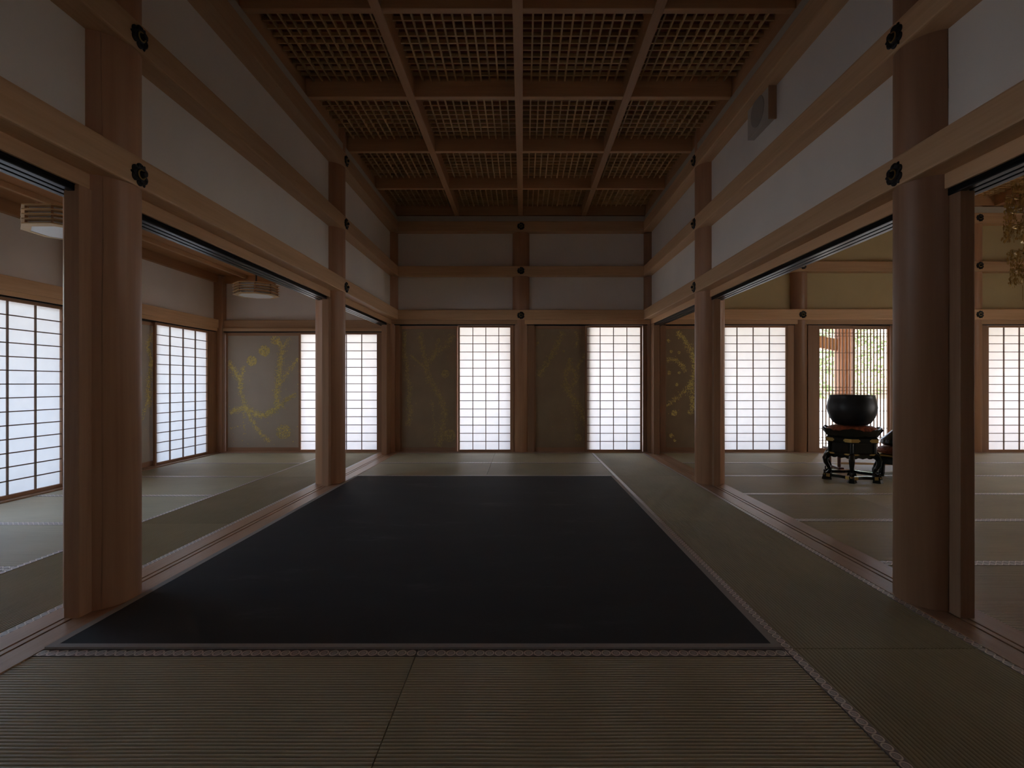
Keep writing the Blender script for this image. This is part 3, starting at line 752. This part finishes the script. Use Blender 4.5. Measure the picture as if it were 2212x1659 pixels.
# bar lattice doors
def lattice_door(cx, cy, w, h, label, z0=0.010):
    e = tag(empty('lattice_door', (cx, cy, z0)), label, 'lattice door', 'bar lattice doors behind the bell')
    st = 0.034
    for s in (-1, 1):
        xa = s * (w / 2 - st / 2); box('stile', xa - st / 2, xa + st / 2, -0.015, 0.015, 0, h, 'frame_z', e, bevel=0.002)
    box('top_rail', -w / 2 + st, w / 2 - st, -0.015, 0.015, h - 0.05, h, 'frame_x', e)
    box('bottom_rail', -w / 2 + st, w / 2 - st, -0.015, 0.015, 0, 0.055, 'frame_x', e)
    x0, x1 = -w / 2 + st, w / 2 - st
    for k in range(1, 10):
        x = x0 + (x1 - x0) * k / 10; box('upright_bar', x - 0.0065, x + 0.0065, -0.010, 0.006, 0.05, h - 0.045, 'frame_z', e)
    for f in (0.965, 0.94, 0.80, 0.655, 0.51, 0.482, 0.455, 0.31, 0.165, 0.045 + 0.02, 0.09, 0.115 - 0.075):
        z = 0.055 + (h - 0.105) * f; box('cross_bar', x0, x1, -0.004, 0.012, z - 0.004, z + 0.004, 'frame_x', e)
    return e
dl = ['bar lattice door next to the wide jamb, behind the large bowl bell', 'bar lattice door behind the bell and the small drum stand', 'bar lattice door third from the wide jamb', 'bar lattice door beside the far jamb']
for k in range(4): lattice_door(4.66 + 0.545 * k, 7.856 if k % 2 == 0 else 7.898, 0.56, H1, dl[k])

# ------------------------------------------------------------------ lanterns
def lantern(x, y, label):
    e = tag(empty('pendant_lantern', (x, y, 2.09)), label, 'lantern', 'octagonal slatted lanterns of the lantern room')
    R = 0.232; H = 0.145; A0 = PI / 8
    P = lambda r, k, z: (r * math.cos(A0 + k * PI / 4), r * math.sin(A0 + k * PI / 4), z)
    sh = MB()
    for k in range(8): sh.add([P(R - 0.02, k, 0.012), P(R - 0.02, k + 1, 0.012), P(R - 0.02, k + 1, H), P(R - 0.02, k, H)], [(0, 1, 2, 3)])
    sh.build('paper_shade', 'white_panel', e)
    MB().extrude([P(R - 0.03, k, 0)[:2] for k in range(8)], 'z', 0.002, 0.008).build('bottom_panel', 'white_panel', e)
    for k in range(8): MB().bar(P(R, k, 0.01), P(R, k, H), 0.012, 0.012).build('corner_post', 'frame_z', e)
    for j in range(5):
        z = 0.008 + j * (H - 0.006) / 4.4; b = MB()
        for k in range(8): b.add([P(R + 0.024, k, z - 0.003), P(R + 0.024, k + 1, z - 0.003), P(R + 0.024, k + 1, z + 0.004), P(R + 0.024, k, z + 0.004), P(R - 0.012 - (0.02 if j == 0 else 0), k, z - 0.008), P(R - 0.012 - (0.02 if j == 0 else 0), k + 1, z - 0.008), P(R - 0.012, k + 1, z + 0.002), P(R - 0.012, k, z + 0.002)],
                               [(0, 1, 2, 3), (5, 4, 7, 6), (1, 0, 4, 5), (3, 2, 6, 7)])
        b.build('slat_ring', 'lat_x', e)
    b = MB()
    for a in (0, PI / 2): b.bar((-R * math.cos(a), -R * math.sin(a), H), (R * math.cos(a), R * math.sin(a), H), 0.02, 0.01)
    b.build('top_crossbar', 'frame_x', e)
    MB().tube((0, 0, H), (0, 0, 2.637 - 2.09), 0.009, 10).build('hanging_rod', 'iron', e, smooth=True)
    MB().lathe([(0.05, 0.525), (0.055, 0.53), (0.055, 0.546)], 20).build('ceiling_rose', 'iron', e)
    return e
lantern(-3.24, 6.42, 'octagonal slatted lantern hanging before the panel with two gilt discs')
lantern(-3.24, 3.75, 'octagonal slatted lantern half behind the round column at the rug front corner')

# ------------------------------------------------------------------ speaker on the plaster
sp = tag(empty('wall_speaker', (XR - 0.03, 4.165, 3.03)), 'square pale wall speaker with a round cloth grille, high on the plaster', 'speaker')
box('cabinet', -0.055, 0.0, -0.185, 0.185, 0, 0.29, 'box_wood', sp, bevel=0.004)
MB().lathe([(0.115, 0.0), (0.115, 0.004), (0.105, 0.007)], 40).build('grille', 'grille', sp, loc=(-0.0555, 0, 0.145)).rotation_euler = (0, -PI / 2, 0)
box('side_board', -0.058, 0.0, -0.20, -0.186, -0.008, 0.30, 'frame_z', sp)

# ------------------------------------------------------------------ bowl bell on its stand
BX, BY = 3.53, 5.66
bell_rot = math.atan2(-BY, -BX)
st = tag(empty('bell_stand', (BX, BY, 0.003), bell_rot), 'six-sided black lacquer stand with gilt corners and curved legs, under the bowl bell', 'stand')
hexp = lambda r, z, k: (r * math.cos(k * PI / 3), r * math.sin(k * PI / 3), z)
def hexring(rings, name, mat, bevel=0.0, smooth=False, par=st, n=6):
    b = MB(); vs = []
    for r, z in rings:
        for k in range(n): vs.append((r * math.cos(k * 2 * PI / n), r * math.sin(k * 2 * PI / n), z))
    fs = [(j * n + k, j * n + (k + 1) % n, (j + 1) * n + (k + 1) % n, (j + 1) * n + k) for j in range(len(rings) - 1) for k in range(n)]
    fs += [tuple(reversed(range(n))), tuple((len(rings) - 1) * n + k for k in range(n))]
    return b.add(vs, fs).build(name, mat, par, bevel=bevel, smooth=smooth)
# base frame: six curved rails, feet
b = MB()
for k in range(6):
    p, q = Vector(hexp(0.325, 0.055, k)), Vector(hexp(0.325, 0.055, k + 1))
    N = 8
    for i in range(N):
        t0, t1 = i / N, (i + 1) / N
        s0 = 1 - 0.16 * math.sin(PI * t0); s1 = 1 - 0.16 * math.sin(PI * t1)
        a = p.lerp(q, t0); c = p.lerp(q, t1)
        b.bar((a.x * s0, a.y * s0, 0.05), (c.x * s1, c.y * s1, 0.05), 0.05, 0.03)
b.build('base_frame', 'lacquer', st)
for k in range(6):
    c = Vector(hexp(0.325, 0, k)); d = c.normalized(); t = Vector((-d.y, d.x, 0))
    foot = MB().add([tuple(c + d * u + t * v + Vector((0, 0, z))) for z, u0, u1, vv in ((0, -0.05, 0.03, 0.055), (0.035, -0.05, 0.02, 0.045), (0.05, -0.06, 0.02, 0.05)) for u, v in ((u0, -vv), (u1, -vv * 0.5), (u1, vv * 0.5), (u0, vv))],
                    [(0, 3, 2, 1), (8, 9, 10, 11)] + [(j * 4 + i, j * 4 + (i + 1) % 4, j * 4 + 4 + (i + 1) % 4, j * 4 + 4 + i) for j in range(2) for i in range(4)])
    foot = foot.build('foot', 'lacquer', st)
    g = MB()
    for sg in (-1, 1):
        nx = Vector(hexp(0.325, 0, k + sg)); e_ = (nx - c).normalized()
        g.bar(c + Vector((0, 0, 0.05)) + d * 0.026 * 0.6, c + e_ * 0.075 + d * 0.018 + Vector((0, 0, 0.05)), 0.008, 0.033)
    g.build('gilt_mount', 'gold', foot)
# legs: S-curves at the corners
for k in range(6):
    a = k * PI / 3; d = Vector((math.cos(a), math.sin(a), 0)); t = Vector((-d.y, d.x, 0))
    prof = [(0.262, 0.285, 0.055, 0.05), (0.300, 0.262, 0.066, 0.062), (0.325, 0.225, 0.064, 0.058), (0.318, 0.185, 0.054, 0.046), (0.290, 0.145, 0.044, 0.038), (0.268, 0.110, 0.040, 0.036), (0.270, 0.085, 0.044, 0.040), (0.292, 0.066, 0.052, 0.036), (0.318, 0.060, 0.050, 0.026)]
    vs = []
    for i, (r, z, w, th) in enumerate(prof):
        r0, z0_, *_ = prof[max(0, i - 1)]; r1, z1_, *_ = prof[min(len(prof) - 1, i + 1)]
        tg = Vector((r1 - r0, 0, z1_ - z0_)).normalized(); nn = Vector((-tg.z, 0, tg.x))
        for u, v in ((-1, -0.5), (-0.5, -1), (0.5, -1), (1, -0.5), (1, 0.5), (0.5, 1), (-0.5, 1), (-1, 0.5)):
            rr = r + nn.x * v * th / 2; zz = z + nn.z * v * th / 2
            vs.append(tuple(d * rr + t * (u * w / 2) + Vector((0, 0, zz))))
    n = 8; fs = [(j * n + i, j * n + (i + 1) % n, (j + 1) * n + (i + 1) % n, (j + 1) * n + i) for j in range(len(prof) - 1) for i in range(n)] + [tuple(range(n)), tuple((len(prof) - 1) * n + i for i in range(n))]
    leg = MB().add(vs, fs).build('leg', 'lacquer', st, smooth=True)
    MB().torus(tuple(d * 0.337 + Vector((0, 0, 0.082))), 0.016, 0.008, 12, 6, 'y').build('scroll', 'lacquer', leg, smooth=True)
# apron under the body, body, bands, tray
b = MB()
for k in range(6):
    p, q = Vector(hexp(0.262, 0, k)), Vector(hexp(0.262, 0, k + 1)); N = 10
    for i in range(N):
        t0, t1 = i / N, (i + 1) / N
        z0_, z1_ = [0.262 - 0.03 * abs(math.cos(PI * 1.5 * (t - 0.5) * 2)) ** 0.6 * 0.8 for t in (t0, t1)]
        a, c = p.lerp(q, t0), p.lerp(q, t1)
        ai, ci = a * 0.94, c * 0.94
        b.add([(a.x, a.y, z0_), (c.x, c.y, z1_), (c.x, c.y, 0.285), (a.x, a.y, 0.285), (ai.x, ai.y, z0_), (ci.x, ci.y, z1_), (ci.x, ci.y, 0.285), (ai.x, ai.y, 0.285)], [(0, 1, 2, 3), (5, 4, 7, 6), (1, 0, 4, 5), (3, 2, 6, 7)])
b.build('apron', 'lacquer', st)
body = hexring([(0.268, 0.280), (0.268, 0.402)], 'body', 'lacquer')
hexring([(0.292, 0.276), (0.298, 0.284), (0.292, 0.298), (0.272, 0.300)], 'lower_band', 'lacquer')
hexring([(0.275, 0.398), (0.300, 0.404), (0.312, 0.420), (0.312, 0.452), (0.296, 0.466)], 'upper_band', 'lacquer')
for k in range(6):
    c = Vector(hexp(0.268, 0, k)); d = c.normalized()
    MB().tube(c + d * 0.004 + Vector((0, 0, 0.298)), c + d * 0.004 + Vector((0, 0, 0.402)), 0.019, 10).build('corner_pillar', 'lacquer', st, smooth=True)
    p0, p1, pm = Vector(hexp(1, 0, k)), Vector(hexp(1, 0, k + 1)), None
    pan = MB(); a, c2 = p0.lerp(p1, 0.16) * 0.2695, p0.lerp(p1, 0.84) * 0.2695
    pan.bar(a + Vector((0, 0, 0.35)), c2 + Vector((0, 0, 0.35)), 0.006, 0.07).build('side_panel', 'lacquer', st)
    for r, z, h, L in ((0.3125, 0.432, 0.036, 0.085), (0.2985, 0.287, 0.016, 0.075)):
        g = MB(); cc = Vector(hexp(r, z, k))
        for sg in (-1, 1):
            nx = Vector(hexp(r, z, k + sg)); e_ = (nx - cc).normalized()
            g.bar(cc, cc + e_ * L, 0.005, h); g.bar(cc + e_ * L, cc + e_ * (L + 0.014), 0.005, h * 0.5)
        g.build('gilt_mount', 'gold', st)
# flared tray with a lobed rim
n = 48; rings = []; vs = []
def hexr(a): return math.cos(PI / 6) / math.cos(((a + PI / 6) % (PI / 3)) - PI / 6 if False else ((a % (PI / 3)) - PI / 6))
for (r, z, lob) in ((0.285, 0.462, 0), (0.305, 0.478, 0.0), (0.322, 0.508, 0.004), (0.352, 0.545, 0.014), (0.338, 0.545, 0.014), (0.30, 0.508, 0.0), (0.27, 0.492, 0)):
    for k in range(n):
        a = 2 * PI * k / n; rr = r * (0.45 + 0.55 * hexr(a) / 1.0) if r > 0.3 else r * hexr(a) * 1.02
        vs.append((rr * math.cos(a), rr * math.sin(a), z + lob * math.cos(6 * a) + (0.004 * math.cos(24 * a) if lob else 0)))
fs = [(j * n + k, j * n + (k + 1) % n, (j + 1) * n + (k + 1) % n, (j + 1) * n + k) for j in range(6) for k in range(n)] + [tuple(reversed(range(n))), tuple(6 * n + k for k in range(n))]
MB().add(vs, fs).build('tray', 'lacquer', st, smooth=True)

st.scale = (0.86, 0.86, 1.0)
cu = MB().lathe([(r * 0.86, z) for r, z in ((0.20, 0.0), (0.258, 0.012), (0.275, 0.035), (0.262, 0.062), (0.225, 0.080), (0.15, 0.086))], 36)
cu = cu.build('bell_cushion', 'brocade', loc=(BX, BY, 0.4965), smooth=True)
tag(cu, 'round red brocade cushion under the bowl bell', 'cushion')
bowl = MB().lathe([(r * 0.865, z) for r, z in ((0.10, 0.0), (0.165, 0.006), (0.205, 0.03), (0.245, 0.085), (0.268, 0.15), (0.273, 0.19), (0.266, 0.24), (0.252, 0.285), (0.246, 0.314), (0.250, 0.322), (0.238, 0.322), (0.234, 0.31), (0.245, 0.25), (0.255, 0.19), (0.24, 0.10), (0.19, 0.035), (0.10, 0.015))], 56)
bowl = bowl.build('bowl_bell', 'bronze', loc=(BX, BY, 0.583), smooth=True)
tag(bowl, 'large dark bronze bowl bell resting on a red cushion', 'bell')

# small drum stand beside it
DX, DY = 4.20, 5.84
ds = tag(empty('drum_stand', (DX, DY, 0.003), math.atan2(-DY, -DX)), 'small six-sided black stand with a gilt rim and flared legs, beside the bell stand', 'stand')
hexring([(0.215, 0.135), (0.225, 0.14), (0.225, 0.215), (0.215, 0.22)], 'body', 'lacquer', par=ds)
hexring([(0.222, 0.218), (0.245, 0.224), (0.245, 0.240), (0.225, 0.246)], 'gilt_rim', 'gold', par=ds)
for k in range(6):
    c = Vector(hexp(0.205, 0, k)); d = c.normalized()
    MB().tube(c + Vector((0, 0, 0.16)), c + d * 0.02, 0.022, 8, 0.034).build('leg', 'lacquer', ds)
tag(MB().lathe([(0.17, 0.0), (0.225, 0.012), (0.238, 0.035), (0.225, 0.062), (0.18, 0.078)], 32).build('drum_cushion', 'brocade', loc=(DX, DY, 0.2495), smooth=True), 'small red cushion under the dark wooden drum', 'cushion')
dr = tag(MB().lathe([(0.10, 0.0), (0.17, 0.012), (0.205, 0.045), (0.20, 0.08), (0.17, 0.105), (0.10, 0.175), (0.03, 0.225)], 36).build('fish_drum', 'lacquer', loc=(DX, DY, 0.328), smooth=True), 'dark rounded wooden drum on a small red cushion', 'drum')
MB().bar((-0.05, 0.0, 0.215), (0.10, -0.02, 0.235), 0.04, 0.05).build('handle', 'lacquer', dr, bevel=0.01)
mk = tag(empty('drum_mallet', (DX, DY, 0.003)), 'dark padded drum mallet lying aslant by the drum', 'mallet')
mk.location = (3.985, 5.53, 0.003)
MB().tube((0, 0, 0.035), (0.32, -0.14, 0.014), 0.008, 10).build('shaft', 'red_wood', mk)
MB().lathe([(0.012, -0.05), (0.032, -0.035), (0.035, 0.0), (0.032, 0.035), (0.012, 0.05)], 16).build('head', 'lacquer', mk, loc=(0, 0, 0.035), smooth=True).rotation_euler = (PI / 2, 0, 0)

# low table behind the stand
tb = tag(empty('low_table', (4.22, 6.42, 0.003), math.radians(-8)), 'low red wooden table with round legs and pale foot rails, behind the bell stand', 'table')
box('table_top', -0.46, 0.46, -0.17, 0.17, 0.215, 0.235, 'red_wood', tb, bevel=0.004)
for sx in (-1, 1):
    for sy in (-1, 1): MB().tube((sx * 0.40, sy * 0.13, 0.01), (sx * 0.40, sy * 0.13, 0.216), 0.018, 12).build('leg', 'red_wood', tb, smooth=True)
    box('foot_rail', sx * 0.40 - 0.03, sx * 0.40 + 0.03, -0.19, 0.19, 0.0, 0.022, 'red_wood', tb, bevel=0.004)
box('stretcher', -0.40, 0.40, -0.145, -0.115, 0.055, 0.08, 'lat_x', tb, bevel=0.003)

# ------------------------------------------------------------------ hanging gilt ornament
OX, OY = 3.84, 4.0
go = tag(empty('gilt_ornament', (OX, OY, 1.63)), 'hanging gilt ornament of tiered chains and leaf pendants, beside the split column', 'ornament')
rng = random.Random(11)
MB().tube((0, 0, 0.05), (0, 0, 2.02), 0.006, 8).build('hanging_rod', 'gold', go)
MB().torus((0, 0, 1.02), 0.135, 0.008, 36, 8).build('top_ring', 'gold', go, smooth=True)
for z, R, drop in ((0.93, 0.10, 0.12), (0.83, 0.15, 0.13), (0.72, 0.16, 0.15), (0.60, 0.145, 0.14), (0.40, 0.13, 0.13), (0.26, 0.115, 0.12)):
    tr = MB().torus((0, 0, z), R * 0.62, 0.005, 28, 6).build('tier_ring', 'gold', go, smooth=True)
    b = MB()
    for k in range(6):
        a = k * PI / 3; b.tube((0, 0, z + 0.01), (R * 0.62 * math.cos(a), R * 0.62 * math.sin(a), z), 0.003, 5)
    b.build('tier_arms', 'gold', tr)
    b = MB()
    for k in range(24):
        a = 2 * PI * k / 24 + rng.uniform(-0.1, 0.1); q_ = R * rng.uniform(0.72, 1.0); x, y = q_ * math.cos(a), q_ * math.sin(a)
        b.tube((x * 0.62, y * 0.62, z), (x, y, z + 0.012), 0.002, 4)
        L = drop * rng.uniform(0.55, 1.0); zz = z + 0.012
        while zz > z - L:
            q = Vector((rng.uniform(-1, 1), rng.uniform(-1, 1), 0)).normalized(); s = rng.uniform(0.007, 0.014)
            c = Vector((x, y, zz)) + Vector((rng.uniform(-0.012, 0.012), rng.uniform(-0.012, 0.012), 0))
            b.add([c + q * s * 0.6, c + Vector((0, 0, -s * 1.3)), c - q * s * 0.6, c + Vector((0, 0, s * 0.9))], [(0, 1, 2, 3)])
            b.add([Vector((x, y, zz)) + Vector(v) * 0.0032 for v in ((1, 0, 0), (0, 1, 0), (-1, 0, 0), (0, -1, 0), (0, 0, 1.4), (0, 0, -1.4))], [(0, 1, 4), (1, 2, 4), (2, 3, 4), (3, 0, 4), (1, 0, 5), (2, 1, 5), (3, 2, 5), (0, 3, 5)])
            zz -= rng.uniform(0.008, 0.013)
    tag(b.build('pendant_chains', 'gold', tr), kind='stuff')
MB().lathe([(0.045, 0.47), (0.052, 0.48), (0.052, 0.53), (0.035, 0.545)], 6).build('lantern_box', 'gold', go)
b = MB()
for k in range(3):
    a = 2 * PI * k / 3 + 0.9
    for z in [0.14 - 0.012 * i for i in range(10)]:
        c = Vector((0.045 * math.cos(a), 0.045 * math.sin(a), z))
        b.add([c + Vector(v) * 0.005 for v in ((1, 0, 0), (0, 1, 0), (-1, 0, 0), (0, -1, 0), (0, 0, 1.2), (0, 0, -1.2))], [(0, 1, 4), (1, 2, 4), (2, 3, 4), (3, 0, 4), (1, 0, 5), (2, 1, 5), (3, 2, 5), (0, 3, 5)])
tag(b.build('tassel', 'gold', go), kind='stuff')

# ------------------------------------------------------------------ outside: veranda, eaves, roof, garden
struct(MB().box(XO - 2.0, XH + 2.0, YB + 0.13, 8.95, -0.16, -0.06).box(XO - 1.1, XO - 0.14, Y0, YB + 0.12, -0.16, -0.06).build('veranda_floor', 'sill_x'), 'wooden veranda floor outside the screens', 'floor')
struct(box('ground', -40, 50, -30, 60, -0.9, -0.75, 'gravel'), 'pale sunlit gravel ground outside', 'ground')
roof = struct(MB().box(XO - 0.2, XH + 0.2, Y0 - 0.2, YB + 0.1, 4.25, 4.45).build('roof', 'roof'), 'dark roof over the rooms', 'roof')
ev = MB()
ev.add([(XO - 2.2, YB + 0.05, 3.3), (XH + 2.2, YB + 0.05, 3.3), (XH + 2.2, 10.1, 2.45), (XO - 2.2, 10.1, 2.45), (XO - 2.2, YB + 0.05, 3.42), (XH + 2.2, YB + 0.05, 3.42), (XH + 2.2, 10.1, 2.57), (XO - 2.2, 10.1, 2.57)], [(0, 1, 2, 3), (7, 6, 5, 4), (0, 4, 5, 1), (2, 6, 7, 3), (0, 3, 7, 4), (1, 5, 6, 2)])
ev.add([(XO - 0.05, Y0, 3.1), (XO - 0.05, 10.1, 3.1), (XO - 2.1, 10.1, 2.4), (XO - 2.1, Y0, 2.4), (XO - 0.05, Y0, 3.2), (XO - 0.05, 10.1, 3.2), (XO - 2.1, 10.1, 2.5), (XO - 2.1, Y0, 2.5)], [(0, 1, 2, 3), (7, 6, 5, 4), (2, 6, 7, 3), (0, 3, 7, 4), (1, 5, 6, 2), (0, 4, 5, 1)])
ev.build('eave_boards', 'cei_y', roof)
MB().box(XO - 0.2, XH + 0.2, YB + 0.0, YB + 0.08, 3.2, 4.3).box(XO - 0.12, XO - 0.04, Y0, YB, 2.85, 4.3).build('gable_infill', 'plaster', roof)
for k in range(24):
    x = 3.0 + 0.3 * k
    MB().bar((x, YB + 0.1, 3.25), (x, 10.05, 2.42), 0.06, 0.07).build('rafter', 'beam_y', roof)
vp = struct(MB().lathe([(0.15, -0.75), (0.15, 2.6)], 32).build('veranda_post', 'column', loc=(5.84, 9.6, 0), smooth=True), 'round veranda post seen through the bar lattice doors', 'post')
struct(MB().bar((XO - 1.5, 9.6, 2.33), (XH + 1.5, 9.6, 2.33), 0.14, 0.2).build('eave_beam', 'beam_x'), 'eave beam resting on the veranda post', 'beam')
b = MB(); N = 14
for i in range(N):
    t0, t1 = i / N, (i + 1) / N
    f = lambda t: (4.2 + 1.5 * t, 9.6, 1.72 + 0.10 * math.sin(PI * t))
    b.bar(f(t0), f(t1), 0.10, 0.24 - 0.03)
struct(b.build('curved_tie_beam', 'beam_x'), 'curved tie beam outside between the eave posts', 'beam')

def tree(x, y, h, r, label, seed, nleaf=2600):
    e = tag(empty('garden_tree', (x, y, -0.75)), label, 'tree', 'garden trees outside the lattice doors')
    g = random.Random(seed)
    t = MB(); t.tube((0, 0, 0), (0.1, 0.05, h * 0.55), 0.16, 8, 0.10).tube((0.1, 0.05, h * 0.5), (0.4, 0.2, h * 0.8), 0.08, 6, 0.04).tube((0.1, 0.05, h * 0.45), (-0.5, -0.1, h * 0.75), 0.08, 6, 0.04)
    t.build('trunk', 'bark', e)
    b = MB(); cl = [(g.gauss(0, r * 0.45), g.gauss(0, r * 0.45), h * g.uniform(0.35, 1.0), g.uniform(0.35, 0.75) * r * 0.7) for _ in range(22)]
    for _ in range(nleaf):
        cx, cy, cz, cr = g.choice(cl); v = Vector((g.gauss(0, 1), g.gauss(0, 1), g.gauss(0, 1))).normalized() * cr * g.uniform(0.6, 1.0)
        c = Vector((cx, cy, cz)) + v; u = Vector((g.gauss(0, 1), g.gauss(0, 1), g.gauss(0, 0.6))).normalized(); w = u.orthogonal().normalized(); s = g.uniform(0.06, 0.13)
        b.add([c + u * s, c + w * s * 0.5, c - u * s, c - w * s * 0.5], [(0, 1, 2, 3)])
    b.build('foliage', 'leaf', e)
tree(8.0, 15.5, 4.6, 1.5, 'leafy tree directly behind the veranda post', 21)
tree(12.0, 19.5, 5.2, 1.6, 'leafy tree filling the second lattice door', 22)
tree(17.5, 16.5, 4.6, 1.6, 'leafy tree past the far jamb of the lattice doors', 23)
tree(7.0, 24.0, 5.8, 2.0, 'tall leafy tree at the back of the garden', 24)
bl = MB(); bm_ = bmesh.new(); bmesh.ops.create_icosphere(bm_, subdivisions=3, radius=0.55)
for v in bm_.verts:
    k = 1 + 0.18 * math.sin(3.1 * v.co.x + 1.3) * math.cos(4.2 * v.co.y) + 0.1 * math.sin(7 * v.co.z + v.co.x * 5); v.co = Vector((v.co.x * 1.5 * k, v.co.y * k, v.co.z * 0.9 * k))
me = bpy.data.meshes.new('boulder'); bm_.to_mesh(me); bm_.free(); me.materials.append(M['stone'])
for p in me.polygons: p.use_smooth = True
tag(link('garden_boulder', me, None, (8.9, 13.0, -0.55)), 'pale rounded boulder on the gravel outside the lattice doors', 'boulder')
